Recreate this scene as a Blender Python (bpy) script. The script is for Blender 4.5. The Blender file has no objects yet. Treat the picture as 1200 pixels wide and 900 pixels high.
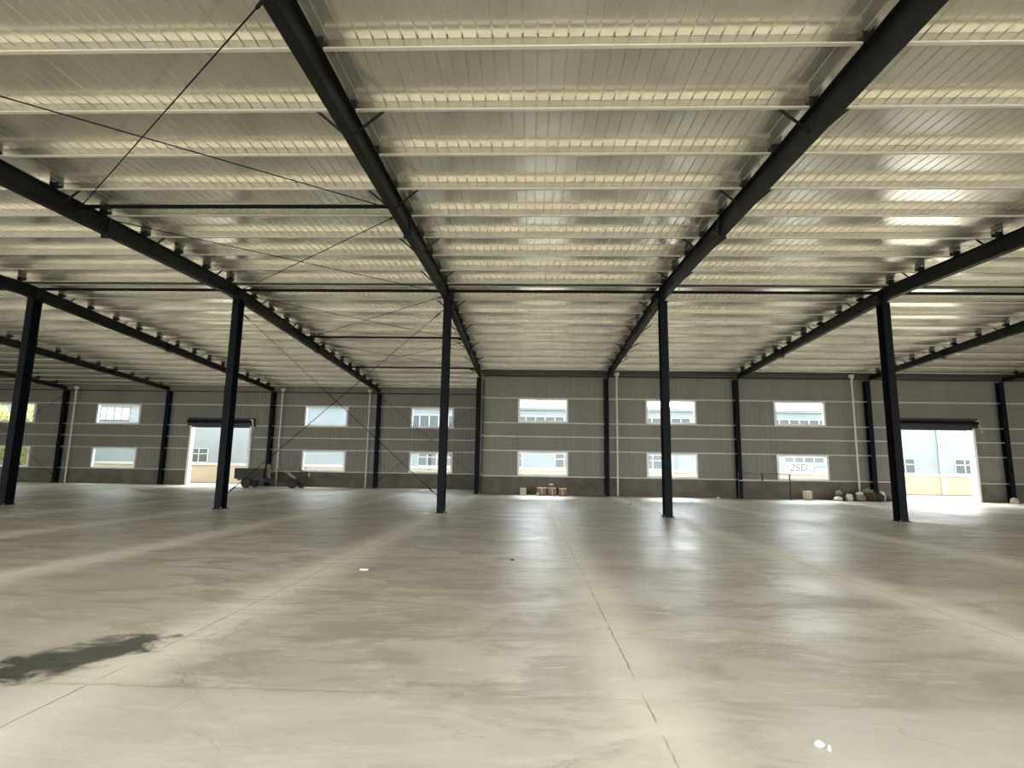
import bpy, bmesh, math, random
from mathutils import Vector, Matrix
random.seed(7)
S = bpy.context.scene
COL = S.collection
R = math.radians

# ---------------------------------------------------------------- helpers
class MB:
    """collects faces, then links them as ONE mesh object"""
    def __init__(s): s.v = []; s.f = []
    def quadbox(s, pts):
        b = len(s.v); s.v += [tuple(p) for p in pts]
        for f in ((0,3,2,1),(4,5,6,7),(0,1,5,4),(1,2,6,5),(2,3,7,6),(3,0,4,7)): s.f.append(tuple(b+i for i in f))
        return s
    def box(s, x0,x1,y0,y1,z0,z1):
        return s.quadbox([(x0,y0,z0),(x1,y0,z0),(x1,y1,z0),(x0,y1,z0),(x0,y0,z1),(x1,y0,z1),(x1,y1,z1),(x0,y1,z1)])
    def bar(s, a, b, w, h=None, up=(0,0,1)):
        h = h or w; a = Vector(a); b = Vector(b); d = (b-a).normalized(); u = Vector(up)
        if abs(d.dot(u)) > .98: u = Vector((0,1,0))
        r = d.cross(u).normalized(); u = r.cross(d).normalized(); r = r*w/2; u = u*h/2
        return s.quadbox([a-r-u, a+r-u, b+r-u, b-r-u, a-r+u, a+r+u, b+r+u, b-r+u])
    def tube(s, pts, rad, n=10, caps=True):
        pts = [Vector(p) for p in pts]; rings = []
        rads = rad if isinstance(rad, (list, tuple)) else [rad]*len(pts)
        prev = None
        for i, p in enumerate(pts):
            d = (pts[min(i+1,len(pts)-1)] - pts[max(i-1,0)]).normalized()
            u = prev if prev is not None else (Vector((0,0,1)) if abs(d.z) < .9 else Vector((0,1,0)))
            r = d.cross(u).normalized(); u = r.cross(d).normalized(); prev = u
            b = len(s.v)
            for k in range(n):
                t = 2*math.pi*k/n; s.v.append(tuple(p + (r*math.cos(t)+u*math.sin(t))*rads[i]))
            rings.append(b)
        for a, b in zip(rings, rings[1:]):
            for k in range(n): s.f.append((a+k, a+(k+1)%n, b+(k+1)%n, b+k))
        if caps:
            s.f.append(tuple(reversed([rings[0]+k for k in range(n)]))); s.f.append(tuple(rings[-1]+k for k in range(n)))
        return s
    def lathe(s, c, prof, axis='z', n=24):
        """prof: list of (radius, offset along the axis)"""
        c = Vector(c); rings = []
        for (r, o) in prof:
            b = len(s.v); rings.append(b)
            for k in range(n):
                t = 2*math.pi*k/n; p = {'z':(r*math.cos(t), r*math.sin(t), o),'y':(r*math.sin(t), o, r*math.cos(t)),'x':(o, r*math.cos(t), r*math.sin(t))}[axis]
                s.v.append(tuple(c+Vector(p)))
        for a, b in zip(rings, rings[1:]):
            for k in range(n): s.f.append((a+k, a+(k+1)%n, b+(k+1)%n, b+k))
        s.f.append(tuple(reversed([rings[0]+k for k in range(n)]))); s.f.append(tuple(rings[-1]+k for k in range(n)))
        return s
    def prism(s, poly, y0, y1):
        """poly in (x,z) extruded along y"""
        b = len(s.v); n = len(poly)
        s.v += [(x,y0,z) for x,z in poly] + [(x,y1,z) for x,z in poly]
        s.f.append(tuple(range(b,b+n))); s.f.append(tuple(reversed(range(b+n,b+2*n))))
        for k in range(n): s.f.append((b+k, b+n+k, b+n+(k+1)%n, b+(k+1)%n))
        return s
    def build(s, name, mat, parent=None, smooth=False, bevel=0, loc=None):
        me = bpy.data.meshes.new(name); me.from_pydata(s.v, [], s.f); me.update()
        bm = bmesh.new(); bm.from_mesh(me); bmesh.ops.recalc_face_normals(bm, faces=bm.faces)
        if bevel: bmesh.ops.bevel(bm, geom=list(bm.edges), offset=bevel, segments=2, affect='EDGES', profile=.5)
        bm.to_mesh(me); bm.free()
        me.materials.append(mat)
        if smooth:
            for p in me.polygons: p.use_smooth = True
            try: me.set_sharp_from_angle(angle=R(40))
            except Exception: pass
        o = bpy.data.objects.new(name, me); COL.objects.link(o)
        if loc: o.location = loc
        if parent is not None: o.parent = parent
        return o

def tag(o, label=None, cat=None, group=None, kind=None):
    if label: o['label'] = label
    if cat: o['category'] = cat
    if group: o['group'] = group
    if kind: o['kind'] = kind
    return o
def thing(name, label, cat, loc=(0,0,0), rz=0, group=None):
    o = bpy.data.objects.new(name, None); COL.objects.link(o); o.empty_display_size = .3
    o.location = loc; o.rotation_euler = (0,0,rz); return tag(o, label, cat, group)
def struct(o, label=None): return tag(o, label, None, None, 'structure')

# ---------------------------------------------------------------- materials
def mat(name, col, rough=.6, metal=0., spec=.5, noise=0., nscale=4., bump=0., bscale=30., cols=None, stretch=(1,1,1)):
    m = bpy.data.materials.new(name); m.use_nodes = True; nt = m.node_tree; N = nt.nodes; L = nt.links
    b = N['Principled BSDF']; b.inputs['Base Color'].default_value = (*col,1)
    b.inputs['Roughness'].default_value = rough; b.inputs['Metallic'].default_value = metal
    b.inputs['Specular IOR Level'].default_value = spec
    if noise or bump:
        tc = N.new('ShaderNodeTexCoord'); mp = N.new('ShaderNodeMapping'); mp.inputs['Scale'].default_value = stretch
        L.new(tc.outputs['Object'], mp.inputs['Vector'])
    if noise:
        n = N.new('ShaderNodeTexNoise'); n.inputs['Scale'].default_value = nscale; n.inputs['Detail'].default_value = 6
        L.new(mp.outputs[0], n.inputs['Vector'])
        r = N.new('ShaderNodeValToRGB'); r.color_ramp.elements[0].position = .3; r.color_ramp.elements[1].position = .7
        c2 = cols or tuple(min(1,c*(1+noise)) for c in col); c1 = tuple(c*(1-noise) for c in col)
        r.color_ramp.elements[0].color = (*c1,1); r.color_ramp.elements[1].color = (*c2,1)
        L.new(n.outputs['Fac'], r.inputs[0]); L.new(r.outputs[0], b.inputs['Base Color'])
    if bump:
        n2 = N.new('ShaderNodeTexNoise'); n2.inputs['Scale'].default_value = bscale; L.new(mp.outputs[0], n2.inputs['Vector'])
        bp = N.new('ShaderNodeBump'); bp.inputs['Strength'].default_value = bump; bp.inputs['Distance'].default_value = .02
        L.new(n2.outputs['Fac'], bp.inputs['Height']); L.new(bp.outputs[0], b.inputs['Normal'])
    return m

M = {}
M['roof']   = mat('galvalume_roof_sheet', (.91,.885,.785), .21, .76, noise=.05, nscale=1.2)
M['purlin'] = mat('galvanised_purlin', (.40,.385,.335), .22, .90, noise=.08, nscale=3)
M['lip']    = mat('floor_lit_purlin_lip', (.74,.72,.64), .4, .25)  # same purlin steel, lightened: floor bounce light painted into lower flange and lip
M['girt']   = mat('galvanised_girt', (.50,.49,.44), .45, .2, noise=.08, nscale=3)
M['steel']  = mat('dark_painted_steel', (.0045,.0062,.008), .6, .0, .12, noise=.25, nscale=5)
M['raft']   = mat('dark_rafter_paint', (.008,.0088,.009), .5, .0, .28, noise=.3, nscale=3)
M['sheetR'] = mat('grey_wall_sheet', (.195,.182,.148), .5, .1, noise=.10, nscale=.8, stretch=(1,1,.3))
M['plinth'] = mat('rendered_plinth', (.125,.11,.088), .85, noise=.25, nscale=1.3, bump=.3, bscale=12)
M['eave']   = mat('grey_eave_paint', (.045,.045,.048), .5)
M['white']  = mat('white_frame', (.80,.80,.79), .45)
M['pvc']    = mat('pale_pvc_pipe', (.62,.58,.52), .4, noise=.06, nscale=4)
M['ground'] = mat('outdoor_concrete', (.20,.185,.15), .8, noise=.1, nscale=1)
M['blue']   = mat('pale_blue_cladding', (.27,.32,.345), .5, noise=.06, nscale=.7)
M['cream']  = mat('cream_render', (.50,.43,.31), .85, noise=.07, nscale=.8)
M['exwhite']= mat('white_exterior_trim', (.58,.58,.55), .6)
M['exglass']= mat('dull_window_glass', (.10,.125,.135), .12, 0, .6)
M['dark']   = mat('black_metal', (.012,.012,.013), .45)
M['paint']  = mat('dark_green_paint', (.016,.018,.012), .55, noise=.35, nscale=6)
M['rubber'] = mat('dusty_rubber', (.030,.026,.022), .8, noise=.3, nscale=9)
M['rust']   = mat('rusty_iron', (.05,.030,.020), .7, noise=.4, nscale=9)
M['red']    = mat('worn_red_paint', (.045,.016,.012), .5, noise=.3, nscale=7)
M['alu']    = mat('scuffed_aluminium', (.5,.47,.42), .35, .7)
M['card']   = mat('brown_cardboard', (.23,.15,.09), .8, noise=.15, nscale=5)
M['cardl']  = mat('pale_cardboard', (.52,.46,.36), .8, noise=.1, nscale=5)
M['sackw']  = mat('white_woven_sack', (.62,.58,.50), .8, noise=.12, nscale=9, bump=.4, bscale=25)
M['sackb']  = mat('brown_sack', (.05,.032,.022), .85, noise=.3, nscale=6, bump=.4, bscale=25)
M['sackt']  = mat('tan_sack', (.22,.18,.13), .85, noise=.25, nscale=6, bump=.4, bscale=25)
M['paper']  = mat('white_paper', (.80,.79,.76), .7)
M['leafA']  = mat('yellow_green_leaves', (.42,.42,.17), .6, noise=.35, nscale=3)
M['bark']   = mat('grey_bark', (.10,.08,.06), .9)
M['banner'] = mat('white_banner', (.72,.72,.66), .6)
M['cyan']   = mat('blue_banner_print', (.06,.30,.55), .6)
M['ink']    = mat('black_lettering', (.03,.03,.03), .6)

def glass():
    m = bpy.data.materials.new('window_glass'); m.use_nodes = True; nt = m.node_tree; nt.nodes.clear()
    o = nt.nodes.new('ShaderNodeOutputMaterial'); mx = nt.nodes.new('ShaderNodeMixShader'); t = nt.nodes.new('ShaderNodeBsdfTransparent')
    t.inputs[0].default_value = (.93,.96,.97,1); g = nt.nodes.new('ShaderNodeBsdfGlossy'); g.inputs['Roughness'].default_value = .02
    mx.inputs[0].default_value = .025
    nt.links.new(t.outputs[0], mx.inputs[1]); nt.links.new(g.outputs[0], mx.inputs[2]); nt.links.new(mx.outputs[0], o.inputs[0])
    return m
M['glass'] = glass()

XJ = .84; XL = -3.3
def floor_mat():
    m = bpy.data.materials.new('worn_concrete_floor'); m.use_nodes = True; nt = m.node_tree; N = nt.nodes; L = nt.links
    b = N['Principled BSDF']
    tc = N.new('ShaderNodeTexCoord'); sep = N.new('ShaderNodeSeparateXYZ'); L.new(tc.outputs['Object'], sep.inputs[0])
    def mth(op, a, c=None, d=None, clamp=False):
        n = N.new('ShaderNodeMath'); n.operation = op; n.use_clamp = clamp
        for i, v in enumerate((a, c, d)):
            if v is None: continue
            if isinstance(v, (int, float)): n.inputs[i].default_value = v
            else: L.new(v, n.inputs[i])
        return n.outputs[0]
    def noise(scale, detail=6, stretch=(1,1,1), rough=.55, dist=0):
        mp = N.new('ShaderNodeMapping'); mp.inputs['Scale'].default_value = stretch; L.new(tc.outputs['Object'], mp.inputs[0])
        n = N.new('ShaderNodeTexNoise'); n.inputs['Scale'].default_value = scale; n.inputs['Detail'].default_value = detail; n.inputs['Roughness'].default_value = rough
        n.inputs['Distortion'].default_value = dist
        L.new(mp.outputs[0], n.inputs['Vector']); return n.outputs['Fac']
    def smooth(v, a, c):
        n = N.new('ShaderNodeMapRange'); n.interpolation_type = 'SMOOTHSTEP'; L.new(v, n.inputs['Value'])
        n.inputs['From Min'].default_value = a; n.inputs['From Max'].default_value = c; return n.outputs[0]
    def mix(f, a, c):
        n = N.new('ShaderNodeMix'); n.data_type = 'RGBA'
        if isinstance(f, float): n.inputs[0].default_value = f
        else: L.new(f, n.inputs[0])
        for i, v in ((6, a), (7, c)):
            if isinstance(v, tuple): n.inputs[i].default_value = (*v, 1)
            else: L.new(v, n.inputs[i])
        return n.outputs[2]
    X, Y = sep.outputs[0], sep.outputs[1]
    wob = noise(.9, 3); wob2 = noise(6, 3)
    xw = mth('ADD', X, mth('MULTIPLY', mth('SUBTRACT', wob, .5), .25))
    yw = mth('ADD', Y, mth('MULTIPLY', mth('SUBTRACT', wob, .5), .35))
    # broad patches
    base = mix(smooth(noise(.35, 4), .35, .65), (.39,.355,.28), (.52,.485,.395))
    base = mix(mth('MULTIPLY', smooth(noise(1.1, 8, (.7,1.5,1), .68, .8), .46, .58), .78), base, (.32,.285,.215))
    base = mix(mth('MULTIPLY', smooth(noise(3.0, 8, (.5,1.5,1), .7, 1.0), .53, .66), .50), base, (.62,.59,.50))
    # dusty strips beside the slab joints, every 4 m
    dx = mth('PINGPONG', mth('SUBTRACT', xw, XJ), 4.12/2) if False else mth('ABSOLUTE', mth('SUBTRACT', mth('MODULO', mth('ADD', xw, 400*4.08-XJ+2.04), 4.08), 2.04))
    strip = mth('SUBTRACT', 1.0, smooth(dx, .03, .70))
    strip = mth('MULTIPLY', strip, mth('ADD', .45, mth('MULTIPLY', noise(2.2, 6), .75)), clamp=True)
    base = mix(mth('MULTIPLY', strip, .8), base, (.74,.70,.58))
    # fresher grey-green slab close to the viewer
    slab = mth('SUBTRACT', 1.0, smooth(yw, 4.15, 4.4))
    slab = mth('MULTIPLY', slab, mth('MULTIPLY', mth('ADD', smooth(mth('ABSOLUTE', mth('SUBTRACT', xw, .75)), .5, 1.3), 0.0), smooth(noise(.7, 4), .25, .45)))
    base = mix(mth('MULTIPLY', slab, .50), base, (.55,.545,.475))
    # joint lines
    lx = mth('ABSOLUTE', mth('SUBTRACT', mth('MODULO', mth('ADD', mth('ADD', X, mth('MULTIPLY', mth('SUBTRACT', wob2, .5), .03)), 400*4.08-XJ+2.04), 4.08), 2.04))
    ln = mth('SUBTRACT', 1.0, smooth(lx, .002, .009))
    ln = mth('MULTIPLY', ln, smooth(noise(1.7, 4), .33, .50))
    far = smooth(Y, 12.0, 16.0)
    lj = mth('MULTIPLY', mth('MULTIPLY', mth('SUBTRACT', 1.0, smooth(lx, .02, .06)), far), smooth(noise(.8, 4, (1,.4,1)), .42, .55))
    base = mix(mth('MULTIPLY', lj, .8), base, (.85,.82,.70))
    for yy, w, st in ((13.3,.03,.8),(9.55,.014,.7),(11.6,.02,.5),(15.6,.05,1.0),(16.6,.03,.7),(4.32,.012,.35),(19.2,.04,.9),(24.5,.06,.8),(29.5,.07,.7)):
        l2 = mth('SUBTRACT', 1.0, smooth(mth('ABSOLUTE', mth('SUBTRACT', mth('ADD', Y, mth('MULTIPLY', mth('SUBTRACT', wob2, .5), .12)), yy)), w*.4, w*2.2))
        l2 = mth('MULTIPLY', mth('MULTIPLY', l2, smooth(noise(.5, 4, (1,.3,1)), .40, .60)), st)
        ln = mth('MAXIMUM', ln, l2)
    # fine cracks
    vo = N.new('ShaderNodeTexVoronoi'); vo.feature = 'DISTANCE_TO_EDGE'; vo.inputs['Scale'].default_value = .33
    mpv = N.new('ShaderNodeMapping'); L.new(tc.outputs['Object'], mpv.inputs[0])
    nn = N.new('ShaderNodeTexNoise'); nn.inputs['Scale'].default_value = 1.2; nn.inputs['Detail'].default_value = 8; L.new(tc.outputs['Object'], nn.inputs['Vector'])
    va = N.new('ShaderNodeVectorMath'); va.operation = 'ADD'; L.new(mpv.outputs[0], va.inputs[0]); L.new(nn.outputs['Color'], va.inputs[1]); L.new(va.outputs[0], vo.inputs['Vector'])
    cr = mth('MULTIPLY', mth('SUBTRACT', 1.0, smooth(vo.outputs['Distance'], .0, .006)), mth('MULTIPLY', smooth(noise(.6, 3), .5, .65), .45))
    ln = mth('MAXIMUM', ln, cr)
    base = mix(mth('MULTIPLY', ln, .75), base, (.11,.095,.07))
    # fine scuffs
    sc_ = smooth(noise(14, 8, (.25,1.4,1), .75, .5), .60, .72)
    base = mix(mth('MULTIPLY', sc_, .30), base, (.24,.21,.16))
    sp = smooth(noise(26, 6, (.5,1.2,1), .8, .3), .55, .70)
    base = mix(mth('MULTIPLY', sp, .28), base, (.68,.65,.56))
    vn = smooth(mth('ABSOLUTE', mth('SUBTRACT', noise(.9, 9, (.7,1.6,1), .62, 1.4), .5)), .0, .022)
    base = mix(mth('MULTIPLY', mth('SUBTRACT', 1.0, vn), mth('MULTIPLY', smooth(noise(.45, 3), .45, .6), .40)), base, (.22,.19,.145))
    # wet oily stain
    ax = mth('ADD', X, 3.85); ay = mth('SUBTRACT', Y, 4.83)
    ex = mth('DIVIDE', mth('ADD', mth('MULTIPLY', ax, .48), mth('MULTIPLY', ay, .88)), .78); ey = mth('DIVIDE', mth('SUBTRACT', mth('MULTIPLY', ax, .88), mth('MULTIPLY', ay, .48)), .40)
    rr = mth('SQRT', mth('ADD', mth('MULTIPLY', ex, ex), mth('MULTIPLY', ey, ey)))
    rr = mth('ADD', rr, mth('MULTIPLY', mth('SUBTRACT', noise(3.2, 8, (1,1,1), .7, .4), .5), 2.8))
    stain = mth('SUBTRACT', 1.0, smooth(rr, .60, 1.15))
    base = mix(mth('MULTIPLY', stain, .92), base, (.040,.045,.036))
    L.new(base, b.inputs['Base Color'])
    rg = mth('ADD', .19, mth('MULTIPLY', noise(.8, 6, (.6,1.5,1), .6, .5), .44))
    rg = mth('ADD', rg, mth('MULTIPLY', strip, .15)); L.new(mth('SUBTRACT', rg, mth('MULTIPLY', stain, .12)), b.inputs['Roughness'])
    b.inputs['Specular IOR Level'].default_value = .32
    bp = N.new('ShaderNodeBump'); bp.inputs['Strength'].default_value = .5; bp.inputs['Distance'].default_value = .012
    L.new(mth('SUBTRACT', noise(4, 9, (.6,1.4,1), .62), mth('MULTIPLY', ln, .6)), bp.inputs['Height']); L.new(bp.outputs[0], b.inputs['Normal'])
    return m
M['floor'] = floor_mat()

# ---------------------------------------------------------------- geometry of the hall (metres; y runs away from the viewer)
XC = lambda i: -3.22 + 8*i
XW, XE = XC(-6), XC(6)                  # end walls
YR, YN = 19.85, -3.0                    # ridge, near eave
DI, DR, DL = 20.26, 34.95, 41.12        # free columns, right wall, deeper left wall
XS = XC(0)                              # where the wall steps back
PH = .20                                # purlin height
def PB(y): return 8.27 - (.0467*(YR-y) if y < YR else .0500*(y-YR))   # underside of purlins
def RS(y): return PB(y) + PH            # roof sheet

# roof sheeting: trapezoidal ribs running up the slope
def roofsheet(name, x0, x1, y0, y1, pitch=.222):
    mb = MB(); n = int(round((x1-x0)/pitch)); T = .028
    xs = []
    for k in range(n):
        a = x0 + k*pitch
        xs += [(a,0),(a+pitch-.030,0),(a+pitch-.023,T),(a+pitch-.007,T)]
    xs.append((x1,0))
    ys = [y0] + ([YR] if y0 < YR < y1 else []) + [y1]
    for y in ys:
        for x, dz in xs: mb.v.append((x, y, RS(y)+dz))
    w = len(xs)
    for j in range(len(ys)-1):
        for k in range(w-1): mb.f.append((j*w+k, j*w+k+1, (j+1)*w+k+1, (j+1)*w+k))
    return mb.build(name, M['roof'])
struct(roofsheet('ceiling', XW, XE, YN, DR+.34), 'silvery ribbed metal roof sheeting seen from below')
struct(roofsheet('ceiling', XW, XS, DR+.34, DL+.34), 'ribbed roof sheeting over the deeper left bays')

struct(MB().box(XW-.1, XE+.1, YN-2, DR+.25, -.2, 0).build('floor', M['floor']), 'worn grey concrete floor with joints and stains')
struct(MB().box(XW-.1, XS-.0, DR+.25, DL+.25, -.2, 0).build('floor', M['floor']), 'worn concrete floor in the deeper left bays')
gm = MB(); gm.box(-140,140,-90,YN-2,-.25,-.03); gm.box(-140,XW-.1,YN-2,90,-.25,-.03); gm.box(XE+.1,140,YN-2,90,-.25,-.03); gm.box(XS,XE+.1,DR+.25,90,-.25,-.03); gm.box(XW-.1,XS,DL+.25,90,-.25,-.03)
struct(gm.build('ground', M['ground']), 'sunlit concrete yard outside the hall')

# walls: plinth + ribbed sheet with openings
WIN = []      # (x0, x1, z0, z1, D)
Z1, Z2, Z3, Z4 = 1.15, 2.65, 4.45, 5.95
openR = [(XC(0)+2.45, 3.08), (XC(1)+2.42, 3.06), (XC(2)+2.32, 3.06)]
openL = [(XC(-1)+2.35, 3.15), (XC(-2)+2.35, 3.2), (XC(-4)+2.35, 3.35), (XC(-5)+2.3, 3.2)]
DOORL = (-25.35, -20.95, 4.35); DOORR = (XC(3)+1.6, XC(3)+6.05, 4.38)
def wall_sheet(name, label, x0, x1, D, wins, door, ztop, rib=.30, plinth_top=Z1, rdep=.010):
    # grid of z bands, openings cut per band
    def cuts(z0, z1):
        c = []
        if door and z0 < door[2]-.01: c.append((door[0], door[1]))
        if (abs(z0-Z1) < .01 or abs(z0-Z3) < .01): c += [(a, a+w) for a, w in wins]
        return sorted(c)
    mb = MB()
    for z0, z1 in ((Z1,Z2),(Z2,door[2] if door else Z3),(door[2] if door else Z3,Z3),(Z3,Z4),(Z4,ztop)):
        if z1-z0 < .01: continue
        xs = [x0]; 
        for a, b in cuts(z0, z1): xs += [a, b]
        xs.append(x1)
        for a, b in zip(xs[::2], xs[1::2]):
            if b-a < .02: continue
            prof = [(a,0)]; k = math.ceil((a-x0)/rib)
            while x0+k*rib+.06 < b:
                q = x0+k*rib
                if q > a+.01: prof += [(q,0),(q+.015,rdep),(q+.045,rdep),(q+.06,0)]
                k += 1
            prof.append((b,0)); base = len(mb.v)
            for x, dy in prof: mb.v += [(x, D+.20+dy, z0), (x, D+.20+dy, z1)]
            for i in range(len(prof)-1): mb.f.append((base+2*i, base+2*i+2, base+2*i+3, base+2*i+1))
    o = mb.build(name, M['sheetR']); struct(o, label)
    pl = MB(); segs = [x0] + ([door[0], door[1]] if door else []) + [x1]
    for q, (a, b) in enumerate(zip(segs[::2], segs[1::2])): pl.box(a+(.1 if q else 0), b-(.1 if door and not q else 0), D+.16, D+.40, 0, plinth_top)
    pl.build('plinth', M['plinth'], o)
    return o
wall_sheet('wall_back', 'grey ribbed metal far wall on a dark plinth, right part', XS, XE, DR, openR, DOORR, RS(DR+.2)+.02)
wall_sheet('wall_back', 'grey ribbed metal wall of the deeper left bays', XW, XS, DL, openL, DOORL, RS(DL+.2)+.02, rdep=.018)
sw = MB().box(XS-.06, XS, DR+.24, DL+.2, 0, RS(DR)+.02); struct(sw.build('wall_step', M['sheetR']), 'short return wall where the far wall steps back')
for nm, x in (('wall_left', XW-.1), ('wall_right', XE)):
    o = MB().quadbox([(x,YN,0),(x+.1,YN,0),(x+.1,DR+.2,0),(x,DR+.2,0),(x,YN,PB(YN)-.0),(x+.1,YN,PB(YN)),(x+.1,DR+.2,PB(DR)),(x,DR+.2,PB(DR))]).build(nm, M['sheetR'])
    struct(o)
o = MB().box(XW-.1, XW, DR+.2, DL+.3, 0, PB(DL)).build('wall_left', M['sheetR']); struct(o)

# windows
wn = [0]
def window(x0, w, z0, z1, D, label, glassy=True):
    wn[0] += 1; x1 = x0+w; yf = D+.10; f = .10
    mb = MB(); mb.box(x0-.03,x1+.03,yf,yf+.16,z1-f,z1+.02); mb.box(x0-.03,x1+.03,yf,yf+.16,z0-.02,z0+f); mb.box(x0-.03,x0+f,yf,yf+.16,z0+f,z1-f); mb.box(x1-f,x1+.03,yf,yf+.16,z0+f,z1-f)
    o = mb.build('window_%d' % wn[0], M['white']); struct(o, label)
    MB().box(x0+f,x1-f,yf+.085,yf+.091,z0+f,z1-f).build('pane', M['glass'], o)
    return o
names = {0:'right of the step in the wall', 1:'behind the column right of centre', 2:'between the wall column and the downpipe on the right'}
for k, (a, w) in enumerate(openR):
    window(a, w, Z1, Z2, DR, 'lower white window '+names[k]); window(a, w, Z3, Z4, DR, 'upper white window '+names[k])
names = {0:'just left of the step in the wall', 1:'above and right of the walking tractor', 2:'left of the left doorway', 3:'at the far left edge'}
for k, (a, w) in enumerate(openL):
    window(a, w, Z1, Z2, DL, 'lower white window '+names[k]); window(a, w, Z3, Z4, DL, 'upper white window '+names[k])

# doorways with rolled-up shutters
def doorway(n, d, D, label):
    x0, x1, zt = d; mb = MB()
    mb.box(x0-.16,x0,D-.02,D+.42,0,zt+.05); mb.box(x1,x1+.16,D-.02,D+.42,0,zt+.05)
    o = mb.build('door_%d' % n, M['white'], bevel=.008); struct(o, label)
    h = MB().box(x0-.3,x1+.3,D-.12,D+.18,zt+.02,zt+.62); h.build('shutter_box', M['dark'], o, bevel=.02)
    c = MB().tube([(x0-.25,D-.16,zt+.34),(x1+.25,D-.16,zt+.34)], .13, 16); c.tube([(x0-.3,D-.16,zt+.34),(x0-.25,D-.16,zt+.34)], .05); c.build('shutter_roll', M['steel'], o, True)
    sl = MB().box(x0,x1,D-.02,D+.03,zt-.10,zt+.05); sl.build('shutter_bottom_bar', M['dark'], o)
    br = MB().bar((x1+.22,D-.2,zt+.42),(x1+.45,D-.2,zt-.25),.07,.05); br.box(x1+.12,x1+.32,D-.25,D-.05,zt+.25,zt+.5); br.build('shutter_motor', M['alu'], o)
    return o
doorway(1, DOORL, DL, 'open left doorway with rolled-up black shutter')
doorway(2, DOORR, DR, 'open right doorway with rolled-up black shutter')

# girts: C sections along the walls
def girt(x0, x1, D, z, label, grp):
    mb = MB(); mb.box(x0,x1,D,D+.20,z-.004,z); mb.box(x0,x1,D,D+.004,z-.07,z); mb.box(x0,x1,D+.196,D+.20,z-.07,z); mb.box(x0,x1,D+.004,D+.02,z-.07,z-.066)
    tag(mb.build('wall_girt', M['girt']), label, 'steel rail', grp)
LV = ((Z4+.06,'above the upper windows'),(Z3-.0,'under the upper windows'),(3.60,'midway between the window rows'),(Z2+.07,'above the lower windows'),(Z1+.0,'along the top of the plinth'))
for z, t in LV:
    zz = z
    if z > 4.6: girt(XS+.14, XE-.1, DR-.0, zz, 'pale steel wall rail '+t+', right wall part', 'wall rails'); girt(XW+.1, XS-.14, DL, zz, 'pale steel wall rail '+t+', deeper left wall', 'wall rails')
    else:
        girt(XS+.14, DOORR[0]-(.32 if z > 4 else .17), DR, zz, 'pale steel wall rail '+t+', from wall step to right doorway', 'wall rails')
        girt(DOORR[1]+(.32 if z > 4 else .17), XE-.1, DR, zz, 'pale steel wall rail '+t+', right of right doorway', 'wall rails')
        girt(XW+.1, DOORL[0]-(.32 if z > 4 else .17), DL, zz, 'pale steel wall rail '+t+', left of left doorway', 'wall rails')
        girt(DOORL[1]+(.5 if z > 4 else .17), XS-.14, DL, zz, 'pale steel wall rail '+t+', from left doorway to wall step', 'wall rails')

# eave fascia over the right wall part
tag(MB().box(XS+.1, XE-.1, DR-.10, DR+.05, 7.47, RS(DR)-.03).build('eave_beam', M['eave']), 'dark eave beam along the top of the right wall part', 'beam')

# H columns
def hcol(label, x, y, zt, grp, fw=.26, dp=.40, name='steel_column'):
    t = thing(name, label, 'column', (x,y,0), 0, grp); h = dp/2
    mb = MB(); mb.box(-fw/2,fw/2,-h,-h+.014,.02,zt); mb.box(-fw/2,fw/2,h-.014,h,.02,zt); mb.box(-.005,.005,-h+.014,h-.014,.02,zt)
    mb.build('shaft', M['steel'], t)
    MB().box(-fw/2-.05,fw/2+.05,-h-.05,h+.05,0,.025).build('base_plate', M['steel'], t)
    MB().box(-fw/2-.01,fw/2+.01,-h-.02,h+.02,zt,zt+.022).build('cap_plate', M['steel'], t)
    for sx in (-1,1):
        for sy in (-1,1): MB().lathe((sx*(fw/2+.025),sy*(h+.025),.025),[(.014,0),(.014,.02),(.008,.02),(.008,.05)],n=8).build('anchor_bolt', M['alu'], t)
    return t
ordn = {-5:'row end beyond the left side',-4:'third out of view on the left',-3:'next beyond the left side',-2:'at the left edge, leftmost of the free-standing row',-1:'in front of the left doorway',0:'just left of the centre, free-standing',1:'right of the centre, in front of the second window pair',2:'left of the right doorway, rightmost free-standing one seen',3:'next beyond the right side',4:'second beyond the right side',5:'row end beyond the right side'}
RDc = .46
for i in range(-3, 4):
    if abs(i) <= 3: hcol('black steel column '+ordn[i], XC(i)+.06, DI, PB(DI)-RDc-.03, 'free-standing black columns')
wl = {-5:'beyond the far left window',-4:'beside a white downpipe, left of the window left of the doorway',-3:'left of the left doorway',-2:'behind the tractor trailer',-1:'in the deeper left wall, right of a downpipe'}
for i in range(-5, 0): hcol('black steel wall column '+wl[i], XC(i)-.08, DL-.06, PB(DL)-.30, 'black columns along the far wall', dp=.34)
wl = {0:'at the step where the wall sets back',1:'left of the central white downpipe',2:'with the metal rail at its foot',3:'beside the heap of sacks',4:'right of the right doorway',5:'near the right end'}
for i in range(0, 6): hcol('black steel wall column '+wl[i], XC(i)-.08, DR-.06, PB(DR)-.30, 'black columns along the far wall', dp=.34)

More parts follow.
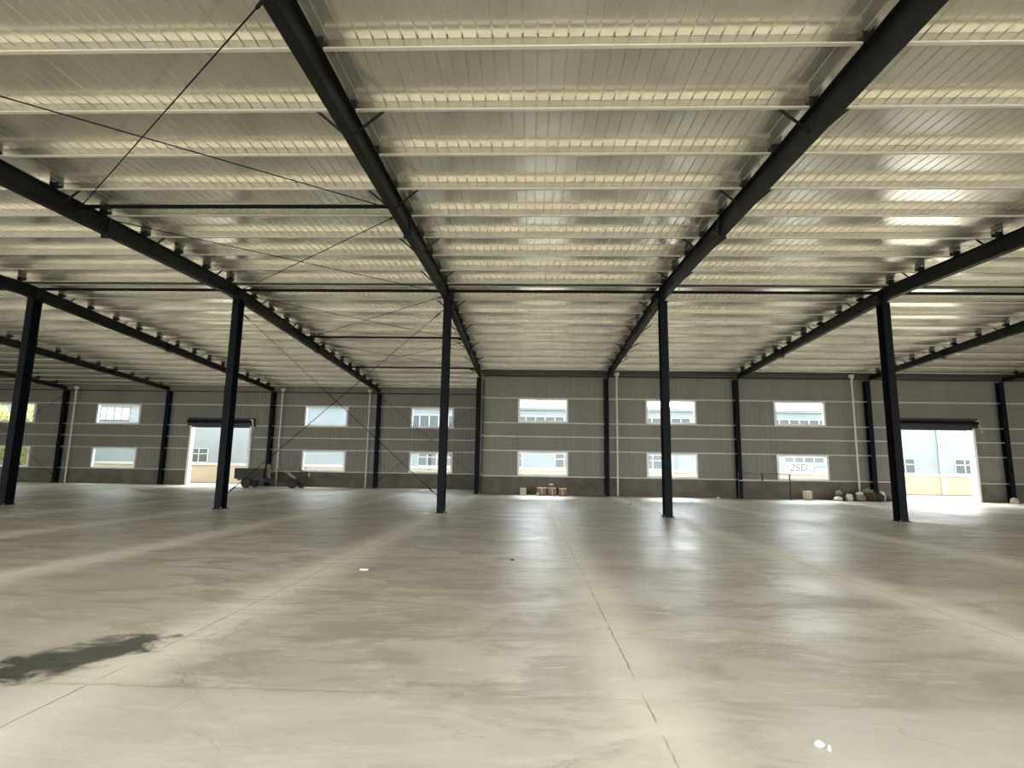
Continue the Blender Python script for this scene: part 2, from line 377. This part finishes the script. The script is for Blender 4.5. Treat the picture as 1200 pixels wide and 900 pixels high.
# rafters
def depth(y):
    if y < DI: return .46 - .0*(DI-y)
    return .46 - (.46-.27)*min(1,(y-DI)/14.6)
near_y = [19.65 - 1.534*k for k in range(0, 15)]
near_y = [y for y in near_y if y > YN+.2]
far_y = [20.02 + 1.51*k for k in range(0, 14)]
far_y = [20.02] + [21.49 + 1.5337*k for k in range(0, 13)]
def rafter(i, label, yend):
    x = XC(i)+.0; t = thing('steel_rafter', label, 'rafter', (x,0,0), 0, 'black roof rafters')
    ys = [YN+.15, YR, DI, yend-.14]
    tf, bf, wb = MB(), MB(), MB(); fw = .20
    for a, b in zip(ys, ys[1:]):
        ta, tb = PB(a), PB(b); da, db = depth(a+1e-4), depth(b-1e-4)
        if abs(b-DI) < .01 or abs(a-DI) < .01: da = depth(a); db = depth(b)
        tf.quadbox([(-fw/2,a,ta-.012),(fw/2,a,ta-.012),(fw/2,b,tb-.012),(-fw/2,b,tb-.012),(-fw/2,a,ta),(fw/2,a,ta),(fw/2,b,tb),(-fw/2,b,tb)])
        bf.quadbox([(-fw/2,a,ta-da),(fw/2,a,ta-da),(fw/2,b,tb-db),(-fw/2,b,tb-db),(-fw/2,a,ta-da+.014),(fw/2,a,ta-da+.014),(fw/2,b,tb-db+.014),(-fw/2,b,tb-db+.014)])
        wb.quadbox([(-.005,a,ta-da+.014),(.005,a,ta-da+.014),(.005,b,tb-db+.014),(-.005,b,tb-db+.014),(-.005,a,ta-.012),(.005,a,ta-.012),(.005,b,tb-.012),(-.005,b,tb-.012)])
    tf.build('top_flange', M['raft'], t); bf.build('bottom_flange', M['raft'], t); wb.build('web', M['raft'], t)
    for y in (13.6+.0, DI-.0, 28.4) + ((35.0,) if yend > 36 else ()):
        d = depth(y)
        MB().box(-fw/2-.0,fw/2,y-.03,y+.03,PB(y)-d-.09,PB(y)+.0).build('splice_plate', M['raft'], t)
    for k, y in enumerate(near_y + far_y[1:]):
        if y > yend-.3: continue
        MB().box(-.11,.11,y-.076,y-.067,PB(y),PB(y)+PH-.012).box(-.005,.005,y-.175,y-.076,PB(y),PB(y)+PH-.03).build('purlin_cleat', M['raft'], t)
    br = [19.65-1.534*k for k in (1,3,5,7,9,11,13)] + [21.49+1.5337*k for k in (0,2,4,6,8,10,12)]
    for y in br:
        if y > yend-.5 or y < YN+.4: continue
        for s in (-1,1):
            MB().bar((s*.07,y,PB(y)-depth(y)+.03),(s*.60,y,PB(y)+.03),.045,.010,(0,1,0)).bar((s*.07,y+.02,PB(y)-depth(y)+.03),(s*.60,y+.02,PB(y)+.03),.010,.045,(0,1,0)).build('fly_brace', M['raft'], t)
    return t
rl = {-6:'at the far left end',-5:'farthest left one seen',-4:'ending beside the downpipe nearest the left edge',-3:'ending left of the left doorway',-2:'passing over the leftmost free-standing column',-1:'passing over the column in front of the left doorway',0:'just left of the centre, ending at the wall step',1:'right of the centre, running down to the central downpipe',2:'passing over the column left of the right doorway',3:'ending above the heap of sacks',4:'ending right of the right doorway',5:'beyond the right side',6:'at the right end'}
for i in range(-6, 7): rafter(i, 'black steel roof rafter '+rl[i], DL-.06 if i < 0 else DR-.06)

# purlins
def ordinal(k): return ['first','second','third','fourth','fifth','sixth','seventh','eighth','ninth','tenth','eleventh','twelfth','thirteenth','fourteenth','fifteenth'][k]
def purlin(y, x0, x1, label):
    z = PB(y); mb = MB()
    mb.box(x0,x1,y,y+.003,z,z+PH-.004); mb.box(x0,x1,y-.065,y,z,z+.004); mb.box(x0,x1,y-.065,y-.062,z+.004,z+.022); mb.box(x0,x1,y+.003,y+.065,z+PH-.008,z+PH-.004)
    o = mb.build('roof_purlin', M['purlin']); o.data.materials.append(M['lip'])
    for p in o.data.polygons:
        if p.center.z < z+.03: p.material_index = 1
    tag(o, label, 'purlin', 'roof purlins')
for k, y in enumerate(near_y): purlin(y, XW, XE, 'pale steel roof purlin, %s in front of the ridge tube' % ordinal(k))
for k, y in enumerate(far_y):
    if y < DR-.3: purlin(y, XW, XE, 'pale steel roof purlin, %s behind the ridge tube' % ordinal(k))
    elif y < DL-.3: purlin(y, XW, XS, 'short pale steel purlin over deeper left bays, %s behind the ridge tube' % ordinal(k))

# ridge tie tube and bracing struts
def tie(pts, r, label, cat='tie tube', grp=None, name='tie_tube'):
    return tag(MB().tube(pts, r, 12).build(name, M['steel'], None, True), label, cat, grp)
zr = PB(DI)-.09
tie([(XW+.1,DI-.05,zr),(XE-.1,DI-.05,zr)], .055, 'long black tie tube running across under the ridge')
for y, t in ((12.72,'nearest the viewer, above the left centre'),(26.65,'behind the ridge, over the braced bay'),(33.2,'close to the wall step, over the braced bay')):
    tie([(XC(-1)+.01,y,PB(y)-.07),(XC(0)-.01,y,PB(y)-.07)], .05, 'black strut tube '+t, grp='strut tubes of the braced bay')
tie([(XW+.2,DL-.26,6.93),(XS-.3,DL-.26,6.93)], .03, 'thin black tube high along the deeper left wall')
tie([(XS+.2,DR-.28,7.34),(XE-.2,DR-.28,7.34)], .03, 'thin black tube under the dark eave beam')
def rod(a, b, label, grp, r=.012):
    mb = MB().tube([a, b], r, 6); a, b = Vector(a), Vector(b); d = (b-a)
    for f in (.03, .97):
        p = a+d*f; mb.tube([p-d.normalized()*.12, p+d.normalized()*.12], r*2.2, 6)
    tag(mb.build('brace_rod', M['steel'], None), label, 'bracing rod', grp)
yb = [5.9, 12.72, DI-.05, 26.65, 33.2]; nm = ['in front of the nearest strut tube','between nearest strut tube and ridge','behind the ridge','near the wall step']
for k in range(4):
    a, b = yb[k]+.1, yb[k+1]-.1; za, zb = PB(a)-.22, PB(b)-.22
    rod((XC(-1)+.02,a,za),(XC(0)-.02,b,zb), 'roof bracing rod '+nm[k]+', slanting right', 'roof bracing rods')
    rod((XC(0)-.02,a,za),(XC(-1)+.02,b,zb), 'roof bracing rod '+nm[k]+', slanting left', 'roof bracing rods')
x0, x1 = XC(-1)+.2, XC(0)-.1
rod((x0,DI,7.3),(x1,DI,.6), 'bracing rod falling to the foot of the column left of centre', 'column bracing rods')
rod((x1,DI+.04,7.45),(x0,DI+.04,.5), 'bracing rod falling left towards the tractor trailer', 'column bracing rods')
for i, t in ((-1,'by the windows left of the wall step'),(-5,'at the far left')):
    a, b = XC(i)+.1, XC(i+1)-.2
    rod((a,DL-.12,6.6),(b,DL-.12,.5), 'wall bracing rod '+t+', falling right', 'wall bracing rods', .011)
    rod((b,DL-.16,6.6),(a,DL-.16,.5), 'wall bracing rod '+t+', falling left', 'wall bracing rods', .011)

# downpipes
def downpipe(x, D, zt, label, dark=False):
    t = thing('downpipe', label, 'downpipe', (x,D,0), 0, None if dark else 'white downpipes'); r = .055 if not dark else .04
    MB().tube([(0,0,.0),(0,0,zt-.3)], r, 14).build('pipe', M['dark' if dark else 'pvc'], t, True)
    if not dark: MB().lathe((0,0,zt-.34),[(.07,0),(.075,.06),(.17,.22),(.17,.34)],n=16).build('hopper', M['pvc'], t, True)
    for z in (1.2,3.6,6.0): MB().box(-r-.03,r+.03,-r-.008,r+.10,z,z+.04).build('pipe_clip', M['alu'], t)
downpipe(5.33, DR-.24, 7.60, 'pale downpipe beside the wall column right of centre')
downpipe(19.72, DR-.24, 7.60, 'pale downpipe by the heap of sacks, right side')
downpipe(-12.0, DL-.12, 7.22, 'pale downpipe left of the wall column before the wall step')
downpipe(-18.6, DL-.12, 7.22, 'pale downpipe standing behind the walking tractor')
downpipe(-34.5, DL-.12, 7.22, 'pale downpipe nearest the left edge')
downpipe(-2.98, DR-.10, 7.40, 'thin dark pipe hugging the column at the wall step', True)

# ---------------------------------------------------------------- building across the yard
DE = 46.6
bld = thing('factory_building', 'pale blue metal factory building on a cream base, seen across the yard', 'building', (0,DE,0))
MB().box(-60,75,0,14,1.62,6.45).build('facade', M['blue'], bld)
rb = MB(); k = -60
MB().box(-60,75,-.02,14,0,1.40).build('cream_base', M['cream'], bld)
MB().box(-60,75,-.07,.02,1.42,1.64).build('sill_band', M['exwhite'], bld)
MB().box(-60.3,75.3,-.25,14.3,6.45,6.75).build('roof_edge', M['exwhite'], bld)
MB().box(-60,75,-.28,-.25,6.50,6.56).build('gutter_line', M['exglass'], bld)
def exwin(x0, n, z0, z1, transom=None):
    w = .80; x1 = x0+n*w; mb = MB(); f = .055
    mb.box(x0,x1,-.06,.02,z1-f,z1); mb.box(x0,x1,-.06,.02,z0,z0+f)
    for k in range(n+1):
        x = min(max(x0+k*w-f/2*1.3, x0), x1-f*1.3); mb.box(x,x+f*1.3,-.06,.02,z0+f,z1-f)
    if transom: mb.box(x0+f,x1-f,-.055,.015,transom-.03,transom+.03)
    o = mb.build('window', M['exwhite'], bld)
    MB().box(x0+.03,x1-.03,-.03,.01,z0+.03,z1-.03).build('pane', M['exglass'], o)
for x0, n in ((-30.3,4),(-9.36,4),(-3.85,4),(2.0,4),(8.4,4),(14.6,4),(20.6,5),(27.8,4),(34.1,4)):
    exwin(x0, n, 1.66, 2.85, 2.38)
for x0, n in ((-10.1,6),(-2.0,6),(7.6,7),(19.6,6)):
    exwin(x0, n, 4.2, 5.9)
for x in (33.0, 17.9, -13.0, -38.0):
    MB().tube([(x,-.12,.0),(x,-.12,6.4)], .13, 12).build('downpipe', M['exwhite'], bld, True)
sh = MB().box(-36.8,-34.2,-.06,.02,5.08,6.25).build('window', M['exwhite'], bld)
mb = MB()
for x in (-36.8,-36.3,-35.6,-34.95,-34.25): mb.box(x,x+.05,-.08,-.06,5.08,6.25)
mb.box(-36.8,-34.2,-.08,-.06,5.08,5.13); mb.box(-36.8,-34.2,-.08,-.06,6.20,6.25); mb.build('shutter_frame', M['exglass'], sh)
# banner on its wall
bn = thing('wall_banner', 'white banner with black lettering and a blue sign, across the yard', 'banner', (20.7,DE-.10,1.45))
MB().box(0,3.9,-.02,.01,.0,.92).build('sheet', M['banner'], bn)
MB().box(2.4,3.8,-.03,-.02,.52,.70).build('blue_stripe', M['cyan'], bn)
def text(s, size, loc, m, parent, shear=0, name='lettering'):
    cu = bpy.data.curves.new(name, 'FONT'); cu.body = s; cu.size = size; cu.extrude = .004; cu.shear = shear
    tmp = bpy.data.objects.new(name, cu); COL.objects.link(tmp)
    dg = bpy.context.evaluated_depsgraph_get(); me = bpy.data.meshes.new_from_object(tmp.evaluated_get(dg)); bpy.data.objects.remove(tmp)
    me.materials.clear(); me.materials.append(m)
    o = bpy.data.objects.new(name, me); COL.objects.link(o); o.rotation_euler = (R(90),0,0); o.location = loc; o.parent = parent; return o
text('2SD', .85, (.25,-.035,.25), M['ink'], bn, .2); text('IT', .7, (1.75,-.035,.12), M['ink'], bn, .3)
text('T 2a', .58, (2.5,-.035,.06), M['cyan'], bn)

# trees beyond the far-left window
def tree(x, y, h, label):
    t = thing('tree', label, 'tree', (x,y,0), 0, 'trees across the yard')
    MB().tube([(0,0,0),(.05,0,h*.3),(0,.1,h*.6)], [.12,.09,.05], 8).build('trunk', M['bark'], t, True)
    mb = MB()
    for k in range(5200):
        u = random.random()*2*math.pi; v = math.acos(2*random.random()-1); r = random.random()**.4
        p = Vector((math.sin(v)*math.cos(u)*1.7*r, math.sin(v)*math.sin(u)*1.5*r, h*.55+math.cos(v)*h*.45*r))
        a = Vector((random.gauss(0,1),random.gauss(0,1),random.gauss(0,1))).normalized(); b = a.orthogonal().normalized(); s = .11
        i = len(mb.v); mb.v += [tuple(p-a*s), tuple(p+b*s*.5), tuple(p+a*s), tuple(p-b*s*.5)]; mb.f.append((i,i+1,i+2,i+3))
    mb.build('foliage', M['leafA'], t)
tree(-43.6, 43.6, 6.4, 'yellow-green tree seen through the far left windows, right one')
tree(-41.4, 44.6, 6.3, 'yellow-green tree seen through the far left windows, left one')
tree(-47.2, 44.7, 6.6, 'yellow-green tree at the very left edge, beyond the window')
# ---------------------------------------------------------------- walking tractor and trailer
def wheel(c, r, w, mt, hub, parent, name='wheel'):
    o = MB().lathe(c, [(r*.55,-w/2),(r*.93,-w/2),(r,-w*.3),(r,w*.3),(r*.93,w/2),(r*.55,w/2)], 'y', 28).build(name, M[mt], parent, True)
    MB().lathe(c, [(r*.56,-w/2-.01),(r*.30,-w/2+.03),(r*.15,-w/2-.03),(.02,-w/2-.05)], 'y', 20).build('hub', M[hub], o, True)
    lug = MB()
    for k in range(18):
        t = 2*math.pi*k/18; p = Vector((math.sin(t),0,math.cos(t)))
        lug.bar(Vector(c)+p*(r-.01)+Vector((0,-w*.45,0)), Vector(c)+p*(r+.015)+Vector((0,w*.45,0)), .03, .03)
    lug.build('tread', M[mt], o)
tr = thing('tractor_trailer', 'small dark green tipping trailer hitched behind the walking tractor', 'trailer', (-19.1,38.5,0), R(4))
def wallbox(mb, x0,x1,y0,y1,z0,z1,t=.035,lean=.05):
    mb.box(x0,x1,y0,y1,z0,z0+.05)
    for (a,b,c,d) in ((x0,x1,y0,y0+t),(x0,x1,y1-t,y1),(x0,x0+t,y0+t,y1-t),(x1-t,x1,y0+t,y1-t)): mb.box(a,b,c,d,z0+.05,z1)
mb = MB(); wallbox(mb, -.98,.92,-.6,.6,.60,1.28); mb.build('tub', M['paint'], tr)
mb = MB()
for x in (-.98,-.35,.28,.90):
    for y in (-.63,.6): mb.box(x-.02,x+.03,y,y+.03,.60,1.30)
mb.box(-1.0,.95,-.64,-.58,1.27,1.31); mb.box(-1.0,.95,.58,.64,1.27,1.31); mb.box(-1.02,-.96,-.6,.6,1.27,1.31); mb.box(.9,.95,-.6,.6,1.27,1.31)
mb.build('tub_rim', M['paint'], tr)
MB().bar((-.9,-.35,.54),(1.05,-.35,.54),.07,.10).bar((-.9,.35,.54),(1.05,.35,.54),.07,.10).bar((.9,-.4,.5),(1.7,0,.30),.07).bar((.9,.4,.5),(1.7,0,.30),.07).bar((1.65,0,.30),(2.35,0,.28),.08).build('chassis', M['dark'], tr)
MB().tube([(-.15,-.62,.34),(-.15,.62,.34)], .035, 10).bar((-.15,-.35,.34),(-.15,-.35,.55),.06).bar((-.15,.35,.34),(-.15,.35,.55),.06).build('axle', M['dark'], tr)
wheel((-.15,-.68,.33), .33, .17, 'rubber', 'rust', tr); wheel((-.15,.68,.33), .33, .17, 'rubber', 'rust', tr)
MB().box(1.02,1.40,-.28,.28,.86,.93).build('seat', M['dark'], tr, bevel=.02)
MB().bar((1.2,0,.38),(1.2,0,.86),.08).build('seat_post', M['dark'], tr)
sk = MB().tube([(1.05,-.30,1.58),(1.16,-.33,1.50),(1.22,-.34,1.2),(1.20,-.34,.85),(1.25,-.33,.62)], [.05,.13,.14,.13,.05], 10).build('cloth_sack', M['sackt'], None, True, loc=(-19.1,38.5,0)); sk.rotation_euler=(0,0,R(4))
tag(sk, 'pale cloth bag hanging at the front end of the trailer', 'bag')
MB().bar((1.0,-.30,.6),(1.0,-.30,1.55),.04).bar((1.0,-.30,1.55),(1.35,-.30,1.58),.04).build('grab_rail', M['dark'], tr)

tt = thing('walking_tractor', 'rusty brown two-wheeled walking tractor parked before the grey wall', 'tractor', (-16.3,38.75,0), R(4))
wheel((0,-.42,.30), .30, .16, 'rubber', 'rust', tt); wheel((.36,.42,.30), .30, .16, 'rubber', 'rust', tt)
MB().tube([(0,-.42,.30),(.18,0,.32),(.36,.42,.30)], .04, 10).box(-.15,.35,-.16,.16,.28,.66).build('gearbox', M['rust'], tt, bevel=0)
MB().bar((.1,-.12,.42),(1.0,-.12,.42),.07,.09).bar((.1,.12,.42),(1.0,.12,.42),.07,.09).build('frame', M['dark'], tt)
MB().box(.32,.92,-.22,.22,.50,.98).build('engine', M['red'], tt, bevel=.03)
MB().lathe((.62,-.24,.70),[(.20,-.06),(.21,-.03),(.21,.03),(.06,.04)],'y',24).build('flywheel', M['rust'], tt, True)
MB().box(.40,.85,-.17,.17,.98,1.14).build('fuel_tank', M['red'], tt, bevel=.03)
MB().tube([(.45,.1,1.10),(.38,.1,1.26),(.22,.1,1.30)], .035, 10).build('exhaust', M['rust'], tt, True)
MB().lathe((.98,0,.92),[(.03,-.07),(.13,-.05),(.14,.02),(.10,.06)],'x',20).build('headlamp', M['alu'], tt, True)
MB().tube([(1.08,-.25,.45),(1.16,-.12,.60),(1.18,0,.64),(1.16,.12,.60),(1.08,.25,.45)], .022, 8).bar((.95,0,.42),(1.15,0,.6),.05).build('bumper', M['dark'], tt, True)
mb = MB()
for s in (-1,1): mb.tube([(.05,s*.14,.62),(-.40,s*.26,.98),(-.72,s*.33,1.17),(-.98,s*.34,1.22)], .022, 8)
mb.tube([(-.40,-.26,.98),(-.40,.26,.98)], .018, 8); mb.build('handlebar', M['alu'], tt, True)
mb = MB()
for s in (-1,1): mb.tube([(-.95,s*.34,1.22),(-1.12,s*.34,1.225)], .03, 8)
mb.build('grip', M['rubber'], tt, True)
MB().tube([(-.1,0,.40),(-.35,0,.50),(-.55,0,.34)], .04, 8).build('hitch', M['dark'], tt, True)
MB().prism([(-.33,.45),(-.28,.60),(-.12,.68),(.12,.68),(.28,.60),(.33,.45),(.30,.45),(.25,.57),(.10,.64),(-.10,.64),(-.25,.57),(-.30,.45)], -.52,-.30).build('mudguard', M['rust'], tt)

# ---------------------------------------------------------------- things along the far wall
def carton(x0, x1, y0, y1, z0, z1, label, m, rz=0, flap=True):
    cx, cy = (x0+x1)/2, (y0+y1)/2; t = thing('cardboard_box', label, 'box', (cx,cy,z0), rz, 'boxes by the wall')
    w, d, h = (x1-x0)/2, (y1-y0)/2, z1-z0
    MB().box(-w,w,-d,d,0,h).build('carton', M[m], t, bevel=.008)
    if flap: MB().box(-w-.005,w+.005,-d-.005,d+.005,h-.03,h+.006).build('top_flaps', M['cardl'], t)
    MB().box(-.03,.03,-d-.008,-d-.004,h*.1,h-.02).build('tape', M['cardl'], t)
    return t
carton(-.60,-.24,34.2,34.55,0,.42, 'small pale box standing alone, leftmost of the boxes', 'cardl', R(3))
carton(.44,1.00,34.0,34.5,0,.46, 'wide open-topped pale carton beside the stack', 'card', R(-4))
t = thing('paper_bag', 'white crumpled bag leaning on the wide carton', 'bag', (.47,33.86,0))
MB().lathe((0,0,0),[(.07,0),(.10,.05),(.09,.14),(.04,.2)],n=10).build('bag', M['sackw'], t, True)
carton(1.08,1.56,34.0,34.5,0,.46, 'brown cardboard box under the round tin', 'card', R(2))
t = thing('paint_tin', 'round tin with pale lid standing on the brown box', 'tin', (1.28,34.2,.468))
MB().lathe((0,0,0),[(.12,0),(.125,.01),(.125,.17),(.12,.18)],n=20).build('tin', M['card'], t, True)
MB().lathe((0,0,.18),[(.13,0),(.13,.045),(.115,.05)],n=20).build('lid', M['sackw'], t, True)
carton(1.74,2.18,34.1,34.5,0,.44, 'flat-topped brown box, rightmost of the row by the wall', 'card', R(-2))
carton(16.2,16.55,34.0,34.35,0,.52, 'tan box standing alone under the window with the banner view', 'cardl', R(14))
t = thing('paper_sheet', 'small white crumpled sheet on the floor by the wall, right of centre', 'paper', (11.2,34.3,0))
MB().lathe((0,0,0),[(.12,0),(.15,.02),(.08,.07),(.02,.08)],n=9).build('sheet', M['paper'], t)

# metal rail
rl_ = thing('metal_rail', 'thin dark metal guard rail standing in front of the plinth', 'rail', (12.45,34.35,0))
MB().bar((0,0,0),(0,0,1.55),.05).build('post', M['dark'], rl_); MB().bar((3.02,0,0),(3.02,0,1.50),.06).build('post', M['dark'], rl_)
MB().bar((0,0,1.50),(3.02,0,1.50),.03).build('top_bar', M['dark'], rl_); MB().bar((0,0,1.08),(3.02,0,1.08),.05,.04).build('middle_bar', M['pvc'], rl_)
MB().bar((1.42,0,1.08),(1.42,0,1.50),.08).build('stub', M['dark'], rl_)

# heap of sacks
def sack(x, y, z, sx, sy, sz, m, label, seed, rz=0):
    rnd = random.Random(seed); bm = bmesh.new(); bmesh.ops.create_icosphere(bm, subdivisions=3, radius=1)
    ph = [rnd.uniform(0,6) for _ in range(6)]
    for v in bm.verts:
        c = v.co; n = .10*math.sin(3*c.x+ph[0])*math.cos(4*c.y+ph[1])+.07*math.sin(7*c.z+ph[2]+2*c.x)+.05*math.sin(11*c.x+ph[3])*math.sin(9*c.y+ph[4])
        c *= 1+n; v.co = Vector((math.copysign(abs(c.x)**.8,c.x)*sx, math.copysign(abs(c.y)**.8,c.y)*sy, max(c.z,-.72)*sz))
    me = bpy.data.meshes.new('sack'); bm.to_mesh(me); bm.free(); me.materials.append(M[m])
    for p in me.polygons: p.use_smooth = True
    o = bpy.data.objects.new('sack', me); COL.objects.link(o); o.location = (x,y,z+.72*sz); o.rotation_euler = (0,0,rz)
    tag(o, label, 'sack', 'sacks heaped by the right downpipe')
for k, a in enumerate((
 (18.10,34.1,0,.24,.20,.14,'sackw','flat pale sack at the left end of the heap'),
 (18.32,34.3,.0,.30,.24,.26,'sackb','brown sack behind the flat pale one'),
 (18.28,34.25,.36,.20,.18,.13,'sackt','small tan bundle on the leftmost brown sack'),
 (18.72,34.05,0,.20,.18,.24,'sackw','round bright white bundle in the heap'),
 (19.02,34.3,0,.24,.22,.32,'sackb','dark brown sack right of the round white bundle'),
 (19.35,34.05,0,.30,.24,.24,'sackt','tan sack in the middle front of the heap'),
 (19.33,34.05,.34,.22,.18,.11,'sackw','pale folded bag lying on the middle tan sack'),
 (19.95,34.2,0,.42,.28,.34,'sackb','large red-brown sack under the downpipe'),
 (19.85,34.15,.48,.30,.22,.14,'sackt','tan bundle topping the heap by the downpipe'),
 (20.38,34.0,0,.30,.24,.30,'sackb','brown sack in front of the wall column'),
 (20.62,34.05,.0,.16,.18,.36,'sackw','upright pale sack at the right of the heap'),
 (20.95,34.2,0,.24,.22,.20,'sackb','low dark sack at the right end of the heap'))): sack(*a, seed=k, rz=.3*k)
t = thing('pale_stone', 'pale lump at the foot of the wall column right of the doorway', 'stone', (28.35,34.35,0))
MB().lathe((0,0,0),[(.20,0),(.22,.10),(.17,.26),(.08,.34),(.02,.35)],n=9).build('stone', M['cardl'], t)

# litter
def litter(x, y, s, seed, label, m='paper'):
    r = random.Random(seed); mb = MB(); n = 7; b = 0
    top = [(math.cos(2*math.pi*k/n)*s*r.uniform(.6,1.1), math.sin(2*math.pi*k/n)*s*.8*r.uniform(.6,1.1), .006+r.random()*.022) for k in range(n)]
    mb.v = top + [(0,0,.02)] + [(a,b_,.001) for a,b_,c in top]
    for k in range(n): mb.f.append((k,(k+1)%n,n)); mb.f.append((k,n+1+k,n+1+(k+1)%n,(k+1)%n))
    mb.f.append(tuple(n+1+k for k in reversed(range(n))))
    tag(mb.build('paper_scrap', M[m], None, loc=(x,y,0)), label, 'paper', 'litter on the floor')
litter(-2.59,9.06,.085,1,'white paper scrap left of the centre of the floor')
litter(1.76,3.72,.033,2,'white paper scrap at the bottom right of the floor')
litter(1.79,3.66,.012,5,'tiny pale crumb beside the bottom right paper scrap')
litter(-3.62,20.05,.16,3,'pale rag at the foot of the column left of centre','sackw')
for k, (px, py, t) in enumerate(((-.30,10.3,'dark crumb near the middle of the floor'),(4.7,27,'dark clod on the floor left of the rail'),(-24.4,36.2,'dark lump on the floor before the left doorway'))):
    mb = MB().lathe((0,0,0),[(.05,0),(.07,.02),(.05,.05),(.01,.06)],n=8); s = mb.build('dirt_clod', M['rust'], None, loc=(px,py,0)); s.scale = (1,1,.6) if k else (.5,.5,.4)
    tag(s, t, 'debris', 'litter on the floor')

# ---------------------------------------------------------------- light
W = bpy.data.worlds.new('sky'); S.world = W; W.use_nodes = True
nt = W.node_tree; bg = nt.nodes['Background']; bg.inputs[0].default_value = (.96,.98,.99,1)
tc = nt.nodes.new('ShaderNodeTexCoord'); vm = nt.nodes.new('ShaderNodeVectorMath'); vm.operation = 'DOT_PRODUCT'
vm.inputs[1].default_value = Vector((.10,.80,.60)).normalized(); nt.links.new(tc.outputs['Generated'], vm.inputs[0])
def wm(op, a, b, clamp=False):
    n = nt.nodes.new('ShaderNodeMath'); n.operation = op; n.use_clamp = clamp
    for i, v in enumerate((a, b)):
        if isinstance(v, (int, float)): n.inputs[i].default_value = v
        else: nt.links.new(v, n.inputs[i])
    return n.outputs[0]
# hazy bright sky, brightest on the far side of the hall
nt.links.new(wm('ADD', wm('MULTIPLY', wm('POWER', wm('MAXIMUM', vm.outputs['Value'], 0.0), 4.0), 11.0), 1.7), bg.inputs[1])
sun = bpy.data.lights.new('sun', 'SUN'); sun.energy = 2.6; sun.angle = R(2); sun.color = (1,.93,.82)
so = bpy.data.objects.new('sun', sun); COL.objects.link(so)
el, az = R(76), R(100)     # az measured from +y towards +x : where the light goes
so.rotation_euler = Vector((math.sin(az)*math.cos(el), math.cos(az)*math.cos(el), -math.sin(el))).to_track_quat('-Z','Y').to_euler()

# ---------------------------------------------------------------- camera
cam = bpy.data.cameras.new('camera'); co = bpy.data.objects.new('camera', cam); COL.objects.link(co); S.camera = co
F, PI_, YA, RO, H = 655.5, .14833, -.03458, .01563, 1.63
cam.sensor_fit = 'HORIZONTAL'; cam.sensor_width = 36; cam.lens = F/1200*36; cam.clip_start = .05; cam.clip_end = 500
cx = Vector((math.cos(YA), -math.sin(YA), 0)); cyh = Vector((math.sin(YA), math.cos(YA), 0))
fwd = cyh*math.cos(PI_) + Vector((0,0,1))*math.sin(PI_); up = -cyh*math.sin(PI_) + Vector((0,0,1))*math.cos(PI_)
# roll: picture x = c*x - s*y , y(down) = s*x + c*y
c, s = math.cos(RO), math.sin(RO)
rx = cx*c + up*s; uy = up*c - cx*s
co.matrix_world = Matrix(((rx.x,uy.x,-fwd.x,0),(rx.y,uy.y,-fwd.y,0),(rx.z,uy.z,-fwd.z,H),(0,0,0,1)))

S.view_settings.view_transform = 'Standard'; S.view_settings.look = 'None'; S.view_settings.gamma = 1; S.view_settings.use_curve_mapping = False
S.view_settings.exposure = 1.74
S.cycles.max_bounces = 9; S.cycles.diffuse_bounces = 5; S.cycles.glossy_bounces = 5; S.cycles.caustics_reflective = True
S.cycles.sample_clamp_indirect = 8
